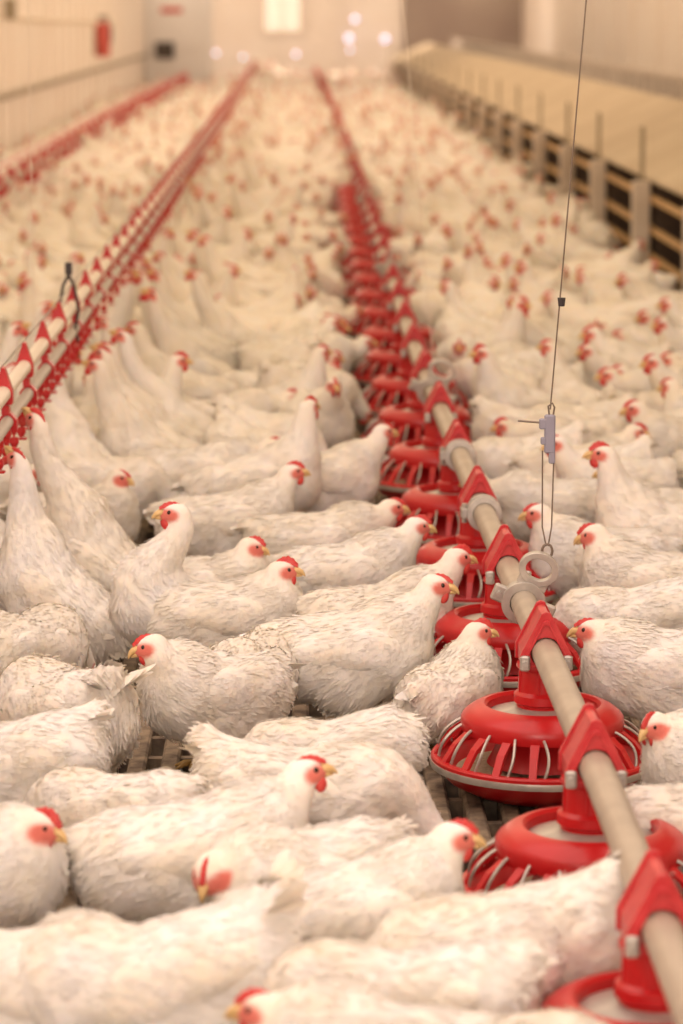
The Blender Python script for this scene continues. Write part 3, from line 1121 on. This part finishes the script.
# ------------------------------------------------------------------ drinker line on the left
DZ = 0.575
drk_px = [(0, 398), (75, 303), (126, 238), (158, 196), (186, 158), (211, 125), (240, 84), (250, 70), (258, 60)]
drk_pts = [at(px, py, DZ) for px, py in drk_px]
drk_pts = [drk_pts[0] + (drk_pts[0] - drk_pts[2]) * 1.0] + drk_pts
drk_line = smooth_line(drk_pts, 50, 58.0)
dr = empty('drinker_line', tuple(drk_line[0]))
O = drk_line[0]
rel = lambda p, dx=0, dz=0: (p.x - O.x + dx, p.y - O.y, p.z - O.z + dz)
MB().tube([rel(p) for p in drk_line], .017, 14).build('support_pipe', M['cream_pipe'], dr, smooth=True)
MB().tube([rel(p, .008, -.062) for p in drk_line], .0135, 12).build('water_pipe', M['grey_pipe'], dr, smooth=True)
MB().tube([rel(p, -.006, .055) for p in drk_line], .0022, 6).build('shock_wire', M['wire'], dr)
yy = O.y + .25
clip_me = nip_me = None
k = 0
while yy < 50 and k < 96:
    px = line_x(drk_line, yy)
    if clip_me is None:
        mb = MB()
        oo = [(-.024, -.026), (-.022, .006), (-.006, .062), (.006, .062), (.022, .006), (.024, -.026), (.012, -.085), (-.012, -.085)]
        per = gable(.0205, .058, -.024, .004, 28, .003)
        ho = [(.0172 * math.cos(math.atan2(z_, x_)), .0172 * math.sin(math.atan2(z_, x_))) for x_, z_ in per]
        mb.plate(per, ho, -.015, .015)
        per2 = [(x_ * .9 + .008, z_ * .35 - .062) for x_, z_ in gable(.023, .062, -.06, .01, 28)]
        ho2 = [(.008 + .0137 * math.cos(math.atan2(z_ + .062, x_ - .008)), -.062 + .0137 * math.sin(math.atan2(z_ + .062, x_ - .008))) for x_, z_ in per2]
        mb.plate(per2, ho2, -.015, .015)
        mb.box((-.004, -.02, -.045), (.012, .02, -.025))
        clip_me = make_mesh('clip', mb.v, mb.f, [M['red']], smooth=False)
    o = link('clip', clip_me, dr, (px - O.x, yy - O.y, 0))
    yy += .50 if yy < 30 else .9
    k += 1
yy = O.y + .12
k = 0
while k < 98:
    px = line_x(drk_line, yy)
    if nip_me is None:
        mb = MB().lathe([(.0, -.006), (.011, -.006), (.011, -.020), (.008, -.024), (.008, -.034), (.0055, -.036), (.0055, -.040), (0, -.040)], 12)
        mb.box((-.013, -.013, -.075), (.013, .013, -.071), .0015).box((-.0015, -.013, -.073), (.0015, -.011, -.030)).box((-.0015, .011, -.073), (.0015, .013, -.030))
        mb.lathe([(0, -.045), (.009, -.046), (.011, -.058), (.006, -.068), (0, -.070)], 12)
        nip_me = make_mesh('nipple', mb.v, mb.f, [M['red']], smooth=False)
    link('nipple', nip_me, dr, (px - O.x + .008, yy - O.y, -.070))
    yy += .17 if yy < 9 else .34 if yy < 20 else .8
    k += 1
tag(dr, 'drinker line of a cream and a grey pipe joined by red clips, left of centre', 'drinker')
# dark hook where the wire meets the drinker line
hp = Vector((line_x(drk_line, 8.4), 8.4, DZ))
m = MB().tube([(0, 0, .13), (0, 0, .10), (.014, 0, .07), (.026, 0, .0), (.016, 0, -.05), (.024, 0, -.09)], .0045, 7)
m.tube([(0, 0, .10), (-.016, 0, .07), (-.030, 0, 0.0), (-.018, 0, -.03)], .0045, 7).box((-.010, -.006, .10), (.010, .006, .135), .002)
o = m.build('wire_hook', M['black'])
o.location = hp
tag(o, 'dark wire hook gripping the near drinker line beneath its pale wire', 'hook')

# ------------------------------------------------------------------ second feeder line far left
LZ = 0.30
l2_px = [(0, 186), (35, 166), (70, 143), (105, 122), (148, 99), (176, 84), (204, 70)]
l2_pts = [at(px, py, LZ) for px, py in l2_px]
l2_pts = [l2_pts[0] + (l2_pts[0] - l2_pts[1]) * 1.2] + l2_pts
l2_line = smooth_line(l2_pts, 40, 51.2)
tag(MB().tube(l2_line, 0.024, 12).build('feeder_pipe', M['pipe'], smooth=True), 'blurred feed pipe with red saddles along the left wall', 'pipe')
tag(MB().tube([p + Vector((.01, 0, .13)) for p in l2_line], .011, 8).build('guard_tube', M['red'], smooth=True), 'thin red tube above the left feed pipe', 'tube')


def small_feeder():
    root = empty('feeder_pan')
    m = MB().lathe([(0, LZ + .09), (.02, LZ + .085), (.042, LZ), (.045, .19), (.055, .17), (0, .165)], 16)
    m.build('drop_tube', M['red'], root, smooth=True)
    MB().lathe([(.06, .165), (.115, .165), (.148, .145), (.148, .12), (.14, .12), (.11, .15), (.06, .155)], 24, closed=True).build('top_ring', M['red'], root, smooth=True)
    m = MB()
    for k in range(14):
        an = 2 * math.pi * k / 14
        m.tube([(.146 * math.cos(an), .146 * math.sin(an), .125), (.195 * math.cos(an), .195 * math.sin(an), .068)], .006, 5)
    m.build('grille', M['red'], root)
    MB().lathe([(0, .02), (.11, .02), (.19, .05), (.20, .072), (.188, .072), (.15, .045), (0, .04)], 28).build('pan_bowl', M['red'], root, smooth=True)
    return root


sf0 = small_feeder()
yp = l2_line[0].y + .4
i = 0
while yp < 50.8:
    f = sf0 if i == 0 else copy_tree(sf0)
    f.location = (line_x(l2_line, yp), yp, 0)
    q = to_px((f.location.x, yp, .2))
    tag(f, (f'blurred red feeder pan by the left wall, {ORD[i - 1]} in view from the picture edge' if 1 <= i <= 12 else 'tiny blurred red feeder pan far along the left wall'), 'feeder', 'red feeder pans by the left wall')
    pans.append(Vector((f.location.x, yp, 0)))
    yp += .85
    i += 1

# ------------------------------------------------------------------ nest boxes on the right
def nest_unit(y0, y1):
    r = empty('nest_box', (XN, y0, 0))
    L = y1 - y0 - .03
    vs = [(0, 0, .50), (0, L, .50), (.66, L, .80), (.66, 0, .80), (0, 0, .525), (0, L, .525), (.66, L, .825), (.66, 0, .825)]
    MB().add(vs, [(0, 1, 2, 3), (7, 6, 5, 4), (0, 4, 5, 1), (3, 2, 6, 7), (0, 3, 7, 4), (1, 5, 6, 2)]).build('lid', M['nest_roof'], r, bevel=.006)
    m = MB().box((.30, 0.0, 0.0), (.66, L, .62))
    for yy in (0.0, L * .5, L - .02):
        m.box((.02, yy, 0), (.30, yy + .02, .50))
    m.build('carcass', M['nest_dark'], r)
    for z in (.09, .235, .40):
        MB().box((-.018, 0, z), (.018, L, z + .032), .004).build('perch_rail', M['wood'], r)
    return r


def nest_post(y):
    r = empty('nest_post', (XN - .065, y, 0))
    MB().box((-.05, -.04, 0), (.045, .04, .515), .008).build('post', M['post'], r)
    MB().box((-.010, -.012, .51), (.012, .012, .80), .002).build('stanchion', M['rail'], r)
    return r


ys = [11.7, 13.85, 16.0, 18.3, 20.4, 22.7, 25, 27.3, 29.6, 32, 34.5, 37, 39.5, 42, 44.5, 47, 50, 53, 56, 59]
for i in range(len(ys) - 1):
    vis = i - 1
    tag(nest_unit(ys[i], ys[i + 1]), (f'dark nest box with wooden perch rails and beige sloping lid, {ORD[i]} from the right edge'), 'nest box', 'nest boxes along the right side')
for i, y_ in enumerate(ys[1:]):
    tag(nest_post(y_), f'pale square post with thin dark stanchion, {ORD[i]} from the right edge along the nest boxes', 'post', 'posts along the nest boxes')
# picket divider beyond the nests
r = empty('picket_divider', (3.1, 24, 0))
MB().box((-.015, 0, .86), (.015, 36, .90)).build('top_rail', M['post'], r)
MB().box((-.03, 0, .0), (.0, 36, .60)).build('kick_board', M['brown_wall'], r)
for k in range(60):
    MB().box((-.02, k * .6, 0), (.02, k * .6 + .20, .88), .003).build('picket', M['post'], r)
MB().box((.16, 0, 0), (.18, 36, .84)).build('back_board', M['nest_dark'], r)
tag(r, 'blurred pale picket divider with brown gaps beyond the nest box lids', 'fence')

# ------------------------------------------------------------------ cabinet and small things at the far left
cb = empty('wall_cabinet', (-2.02, 51.5, 0))
MB().box((-.62, 0, .0), (.60, 1.4, 2.4), .03).build('cabinet_body', M['cab'], cb)
MB().box((-.56, -.02, .78), (.40, 0.01, 2.3), .008).build('door', M['cab'], cb)
MB().box((-.34, -.05, .62), (-.02, -.01, .90), .01).build('vent_opening', M['black'], cb)
MB().box((-.30, -.06, .75), (-.06, -.045, .77)).build('vent_bar', M['rail'], cb)
MB().box((-.24, -.035, 1.38), (.12, -.015, 1.48), .01).build('name_plate', M['sign'], cb)
tag(cb, 'tall white cabinet with a dark vent at the far end of the left wall', 'cabinet')
fe = empty('fire_extinguisher', (XL + .12, 38.5, 0))
MB().lathe([(0, .84), (.085, .84), (.095, .87), (.095, 1.2), (.07, 1.27), (.03, 1.30), (0, 1.30)], 18).build('cylinder', M['sign'], fe, smooth=True)
MB().box((-.05, -.02, 1.30), (.07, .02, 1.35), .006).tube([(.04, 0, 1.31), (.11, 0, 1.2), (.10, 0, 1.0)], .014, 7).build('handle', M['black'], fe)
MB().box((-.12, -.05, .86), (-.09, .05, 1.2)).build('bracket', M['rail'], fe)
tag(fe, 'red fire extinguisher hung on the left wall near the white cabinet', 'fire extinguisher')
p0 = atd(70, 0, 30)
q = empty('water_regulator', (XL + .08, 26.5, 0))
MB().box((-.05, -.06, 1.34), (.05, .06, 1.52), .012).build('housing', M['rail'], q)
MB().tube([(0, 0, 1.36), (.06, 3, 1.33), (.06, 9, 1.30), (.06, 16, 1.27)], .018, 8).build('hose', M['cream_pipe'], q)
tag(q, 'small brown box with a pale hose high on the left wall', 'box')
for i, (px, py, rr, lab) in enumerate(((355, 19, .075, 'upper lilac lamp on the bright far wall'), (349, 38, .085, 'lilac lamp below the upper one on the far wall'), (385, 39, .085, 'lilac lamp at the right edge of the far wall'),
                                       (350, 50, .05, 'faint lowest lilac lamp under the pair'), (296, 54, .06, 'lilac lamp low at the centre of the far wall'), (216, 53, .055, 'lilac lamp low beside the cabinet'),
                                       (243, 57, .05, 'faint lilac lamp between the cabinet and the drinker line end'))):
    p = atd(px, py, BACK - .22)
    l_ = empty('wall_lamp', tuple(p))
    blob(MB(), (0, 0, 0), (rr * .8, .05, rr * .8), 14, 8).build('bulb', M['lamp'], l_, smooth=True)
    MB().tube([(0, .04, 0), (0, .16, 0)], rr * .5, 12).build('socket', M['cab'], l_)
    tag(l_, lab, 'lamp', 'lamps on the far wall')

# ------------------------------------------------------------------ the hens
placed = []


def discs(x, y, h):
    c_, s_ = math.cos(h), math.sin(h)
    return [(x + c_ * .085, y + s_ * .085), (x, y), (x - c_ * .09, y - s_ * .09)]


GRP = 'white hens crowding the slatted floor'
# px, py of the body centre; heading deg (0 right, 90 away, 180 left, -90 to the camera); pose; size; label
NEAR = [
    (350, 655, 8, P_relaxed(head=(.172, -.01, .287), hyaw=-14, hpitch=-14, fluff=1.06), 1.0, 'white hen facing right, beak just left of the red pan grille, in sharp focus'),
    (228, 620, 4, P_relaxed(head=(.118, -.02, .262), hyaw=-6, hpitch=-6, pitch=2), .98, 'white hen facing right behind the centre, orange beak level over its neighbours'),
    (172, 612, -128, P_alert(head=(.045, .045, .372), hyaw=-42, hpitch=-4, pitch=20), 1.0, 'tall alert white hen with red comb and wattles, upright neck and head turned left'),
    (212, 692, -138, P_relaxed(head=(.155, .0, .270), hyaw=-38, hpitch=-22, pitch=8), .96, 'white hen with red comb and face reaching left to peck at its neighbour'),
    (68, 720, 124, P_peck(tail=56, fluff=1.08, tlen=1.1, pitch=-9), 1.0,'white hen seen from behind at left, its raised tail beside another beak'),
    (338, 752, 186, P_peck(tail=-10, tlen=.4), .88,'broad white hen back below the centre, left of the third feeder pan'),
    (300, 800, -12, P_peck(tail=48, pitch=-6), 1.0, 'white hen with raised pointed tail on the left, just behind the pink-faced hen'),
    (196, 862, 12, P_relaxed(head=(.170, .02, .268), hpitch=2, fluff=1.08), 1.02, 'large white hen in the lower left, pale pink face turned right'),
    (306, 888, -142, P_forward(head=(.175, 0, .205), hyaw=35, hpitch=-42), 1.0, 'white hen facing the camera with thin red comb and beak pointing down'),
    (352, 922, 20, P_relaxed(head=(.160, 0, .262), hyaw=-18, hpitch=-14), .98, 'white hen with pink-red face and yellow beak turned towards the second pan'),
    (512, 958, 192, P_peck(tail=48, tlen=1.2, fluff=1.05), 1.0, 'white hen with tail raised against the red pan in the lower right'),
    (405, 1012, 165, P_peck(tail=20), .98,'blurred white hen with lowered head at the bottom, right of centre'),
    (165, 990, 186, P_peck(tail=62, tlen=1.3), 1.03,'blurred white hen along the bottom edge, tail tip raised to the right'),
    (22, 985, 4, P_forward(head=(.16, 0, .215), hpitch=-20), .95, 'blurred white hen in the bottom left corner, tiny red comb towards the right'),
    (-34, 872, -32, P_relaxed(head=(.140, -.0, .24), hyaw=10, hpitch=-22), 1.0,'white hen at the left edge, red comb and wattle, beak pointing right'),
    (8, 770, 178, P_peck(), .98, 'white hen back cut by the left edge, above the red-combed hen'),
    (400, 1075, 168, P_relaxed(head=(.17, 0, .22)), 1.0,'blurred hen at the bottom edge, orange comb just showing left of centre'),
    (480, 1100, 30, P_peck(tail=10), 1.0,'blurred hen back at the bottom edge beside the nearest pan'),
    (727, 762, 200, P_relaxed(head=(.155, 0, .245), hyaw=30, hpitch=-22), .92,'white hen cut by the right edge, red comb beside the pan grille'),
    (708, 826, -8, P_tucked(tail=30), .95, 'white hen at the right edge between the second and third pans'),
    (668, 674, 178, P_relaxed(head=(.150, 0, .235), hyaw=-6, hpitch=-10, pitch=2), 1.0,'white hen right of the pipe facing left into the third pan'),
    (450, 684, 60, P_tucked(head=(.105, -.02, .275), hyaw=-52, hpitch=-10), .86,'small white hen with pale face between two pans, behind the grille'),
    (378, 618, 14, P_relaxed(head=(.185, 0, .285), hpitch=-12), .95, 'white hen facing right, its head just behind the sharp profile hen'),
    (345, 575, 10, P_relaxed(head=(.178, 0, .27), hyaw=-6, hpitch=-14), .95, 'white hen facing right with orange face against the fourth pan'),
    (318, 543, 6, P_forward(head=(.19, 0, .245)), .95, 'white hen facing right, low head, left of the fifth pan'),
    (228, 525, 6, P_relaxed(head=(.165, 0, .285), hpitch=-4), .98,'white hen facing right with red comb, behind the tall alert hen'),
    (212, 585, -28, P_relaxed(head=(.115, 0, .272), hyaw=20, hpitch=-20), .90, 'white hen peeping out right of the tall alert hen, red comb upright'),
    (54, 600, 150, P_drink(head=(.090, 0, .445), hpitch=48, pitch=38, hyaw=0), 1.0,'white hen at left stretching its neck up to the drinker nipples, seen from behind'),
    (100, 575, 150, P_drink(head=(.150, .015, .465), hpitch=45, pitch=40), 1.05, 'tall white hen with long stretched neck drinking below the red nipples'),
    (22, 652, 60, P_peck(fluff=1.05, tail=10), .95,'rounded white hen rump at the left edge below the drinking hen'),
    (78, 518, -8, P_tucked(head=(.115, 0, .268), hyaw=-14, hpitch=-18), .95,'white hen with red wattle sitting low between the drinking hens, facing right'),
    (150, 462, 172, P_drink(head=(.150, 0, .42), hpitch=14, pitch=28), 1.0, 'white hen with upright neck facing left, its fanned tail to the right'),
    (200, 478, 4, P_forward(head=(.20, 0, .235), hpitch=-20), 1.0, 'white hen facing right with lowered orange head, beside the upright-necked hen'),
    (78, 470, 125, P_drink(head=(.140, .0, .445)), 1.0, 'white hen drinking under the line, behind the two near drinkers'),
    (-12, 560, 150, P_drink(head=(.150, .0, .42), hyaw=-60, hpitch=-20), 1.0, 'white hen cut by the left edge, orange beak towards the line'),
    (245, 452, -60, P_peck(tail=62), .95, 'white hen bending down with pointed tail straight up in the middle distance'),
    (180, 395, 165, P_alert(), 1.02, 'large greyish white hen left of the middle, neck up towards the drinker line'),
    (250, 672, 75, P_peck(tail=5), .9,'white hen back between the pecking hen and the profile hen'),
    (600, 560, 182, P_tucked(tail=20), 1.0, 'white hen facing left, its head right beside the two loop wires'),
    (655, 590, 170, P_relaxed(head=(.14, 0, .27), hpitch=-25), 1.0, 'white hen facing left, second hen right of the loop wires'),
    (662, 520, 178, P_relaxed(head=(.135, 0, .275)), .98, 'white hen near the right edge with pinkish face to the left'),
    (560, 508, 190, P_forward(), .95, 'white hen right of the pipe behind the wires, orange face low by the pan'),
    (640, 622, 185, P_peck(tail=15), .95, 'white hen back beyond the left-facing hen right of the pipe'),
    (120, 808, 150, P_peck(tail=10), .86,'white hen back between the left edge hens and the large pink-faced hen'),
    (448, 985, 205, P_peck(tail=10), .92,'blurred white hump of a hen beneath the tail-raised hen'),
]
def clear_of_pans(x, y, rr):
    return all((x - p.x) ** 2 + (y - p.y) ** 2 > rr * rr for p in pans if abs(p.y - y) < .6)


hens = []
for i, (px, py, hd, pose, sc, lab) in enumerate(NEAR):
    c = at(px, py, .15 - pose.drop * .6)
    near = py > 470
    o = build_hen(pose, i + 1, 3400 if near else 1500, .0062 if near else .008, 3)
    o.location = (c.x, c.y, 0)
    o.rotation_euler = (0, 0, math.radians(hd))
    o.scale = (sc, sc, sc)
    tag(o, lab, 'hen', GRP)
    a = math.radians(hd)
    placed.append((c.x, c.y, a))
    hens.append(o)

# every other hen: thrown without overlap
protos, light, far, farther = [], [], [], []
plist = [P_relaxed(), P_relaxed(hyaw=25, head=(.17, .03, .285)), P_alert(), P_forward(), P_tucked(), P_tucked(hyaw=-30, head=(.145, -.02, .265)),
         P_peck(), P_drink(), P_sit(), P_alert(hyaw=50, head=(.13, .02, .35)), P_forward(hyaw=-20, head=(.225, -.03, .225)), P_relaxed(tail=45, fluff=1.06), P_drink(head=(.17, 0, .44), hpitch=30)]
POSE_WORDS = ['neck relaxed', 'glancing aside', 'neck raised', 'head stretched forward', 'neck drawn in', 'hunched, glancing aside', 'head down', 'reaching to drink',
              'sitting low', 'upright, head turned', 'head low, turned', 'tail cocked', 'reaching up steeply']


grid = {}


def gkey(x, y): return (int(math.floor(x / .3)), int(math.floor(y / .3)))


def add_grid(x, y, a):
    for d in discs(x, y, a):
        grid.setdefault(gkey(*d), []).append(d)


def free(x, y, a, r):
    for d in discs(x, y, a):
        kx, ky = gkey(*d)
        for i_ in (-1, 0, 1):
            for j_ in (-1, 0, 1):
                for e in grid.get((kx + i_, ky + j_), ()):
                    if (d[0] - e[0]) ** 2 + (d[1] - e[1]) ** 2 < r * r:
                        return False
    return True


for h_ in placed: add_grid(*h_)
cands = []
R2 = random.Random(5)
tries = 0
Y1 = 58.0
for band in range(60):
    y0b = 3.9 + (Y1 - 3.9) * band / 60
    y1b = 3.9 + (Y1 - 3.9) * (band + 1) / 60
    for t in range(520 if y0b < 20 else 330):
        y_ = R2.uniform(y0b, y1b)
        xl = max(XL + .22, (0 - 341.5 - 60) / F * y_ * 1.0 + 0.0)
        x_ = R2.uniform(XL + .2, XN - .28)
        q = to_px((x_, y_, .2))
        if q[0] < -70 or q[0] > 750 or q[1] > 1075: continue
        if q[1] > (478 if q[0] < 430 else 520): continue       # the near birds left of the pipe are all placed by hand
        if y_ > 50 and x_ < -1.3: continue
        dxl = x_ - line_x(drk_line, y_)
        dpi = x_ - line_x(main_line, y_)
        pi_ = R2.choice([0, 1, 2, 3, 4, 5, 8, 9, 10, 11, 6, 6, 6, 6, 4])
        a = R2.uniform(-math.pi, math.pi)
        if -.1 < dpi < 1.3 and R2.random() < .5: a = math.pi + R2.uniform(-.6, .6)
        if -1.3 < dpi < -.1 and R2.random() < .5: a = R2.uniform(-.6, .6)
        if abs(dxl) < .42 and R2.random() < .42:
            if abs(dxl) < .10: continue
            pi_ = R2.choice([7, 12])
            a = (math.pi if dxl > 0 else 0) + R2.uniform(-.5, .5)
        if not all(clear_of_pans(dx_, dy_, .245) for dx_, dy_ in discs(x_, y_, a)): continue
        hx_ = x_ + .19 * math.cos(a); hy2 = y_ + .19 * math.sin(a)
        if not clear_of_pans(hx_, hy2, .19): continue
        if any(-.25 < d_[0] - line_x(main_line, d_[1]) < .12 for d_ in discs(x_, y_, a)) and y_ < 22: continue
        if abs(dpi) < .1: continue
        rr = .128 if y_ < 7.2 else .136
        if not free(x_, y_, a, rr): continue
        add_grid(x_, y_, a)
        cands.append((y_, x_, a, pi_))
cands.sort()
NIND = 299 - len(NEAR)
mid_proto, low_proto = {}, {}


def facing(a):
    d = math.degrees(a) % 360
    return ['right', 'away right', 'away', 'away left', 'left', 'forward left', 'forward', 'forward right'][int((d + 22.5) // 45) % 8]


labels = []
ind = cands[:NIND]
for i, (y_, x_, a, pi_) in enumerate(ind):
    sc = R2.uniform(.92, 1.06)
    if y_ < 11.5:
        if pi_ not in mid_proto:
            mid_proto[pi_] = build_hen(plist[pi_], 60 + pi_, 1500, .0075, 3)
            o = mid_proto[pi_]
        else:
            o = copy_tree(mid_proto[pi_])
    else:
        if pi_ not in low_proto:
            vs, fq, mi, sk = lod_hen(plist[pi_], .010, 80 + pi_)
            low_proto[pi_] = np_mesh('hen', vs, fq, HM, mi, sk)
        o = link('hen', low_proto[pi_])
    o.location = (x_, y_, 0)
    o.rotation_euler = (0, 0, a)
    o.scale = (sc, sc, sc * R2.uniform(.96, 1.05))
    dpi = x_ - line_x(main_line, y_)
    k = int(round((y_ - PAN_Y0) / PAN_DY))
    side = 'right' if dpi > 0 else 'left'
    dist = abs(dpi)
    dxl = x_ - line_x(drk_line, y_)
    if dxl < -.0:
        place = f'left of drinker line by {ORD[min(k, 19)]} pan'
    else:
        w_ = 'close' if dist < .42 else 'midway' if dist < .85 else 'far'
        place = f'{w_} {side} of {ORD[min(k, 19)]} pan'
    labels.append((o, f'white hen facing {facing(a)} {POSE_WORDS[pi_]}, {place}'))
byl = {}
for o, l in labels: byl.setdefault(l, []).append(o)
for l, os_ in byl.items():
    os_.sort(key=lambda o: o.location.y)
    for n, o in enumerate(os_):
        if len(os_) == 1: l2 = l
        elif len(os_) == 2: l2 = l.replace('white hen', ['nearer white hen', 'farther white hen'][n], 1)
        else: l2 = l.replace('white hen', f'{ORD[n]} nearest hen', 1)
        tag(o, l2, 'hen', GRP)

# the rest of the flock, one mesh
stuff = cands[NIND:]
Vs, Fs, Mi, Sk = [], [], [], []
nv = 0
for k in range(len(plist)):
    far.append(lod_hen(plist[k], .015, 100 + k, .001))
    farther.append(lod_hen(plist[k], .024, 120 + k, .006))
for (y_, x_, a, pi_) in stuff:
    vs, fq, mi, sk = (far if y_ < 24 else farther)[pi_]
    sc = R2.uniform(.92, 1.08)
    ca, sa = math.cos(a) * sc, math.sin(a) * sc
    q = np.stack([x_ + ca * vs[:, 0] - sa * vs[:, 1], y_ + sa * vs[:, 0] + ca * vs[:, 1], vs[:, 2] * sc], 1)
    Vs.append(q); Fs.append(fq + nv); Mi.append(mi); Sk.append(sk)
    nv += len(vs)
o = link('distant_flock', np_mesh('distant_flock', np.concatenate(Vs), np.concatenate(Fs), HM, np.concatenate(Mi), np.concatenate(Sk)))
tag(o, 'blurred mass of white hens filling the barn into the distance', 'flock', kind='stuff')
print('HENS', len(NEAR), len(ind), len(stuff), 'last individual y', ind[-1][0], 'verts', nv)
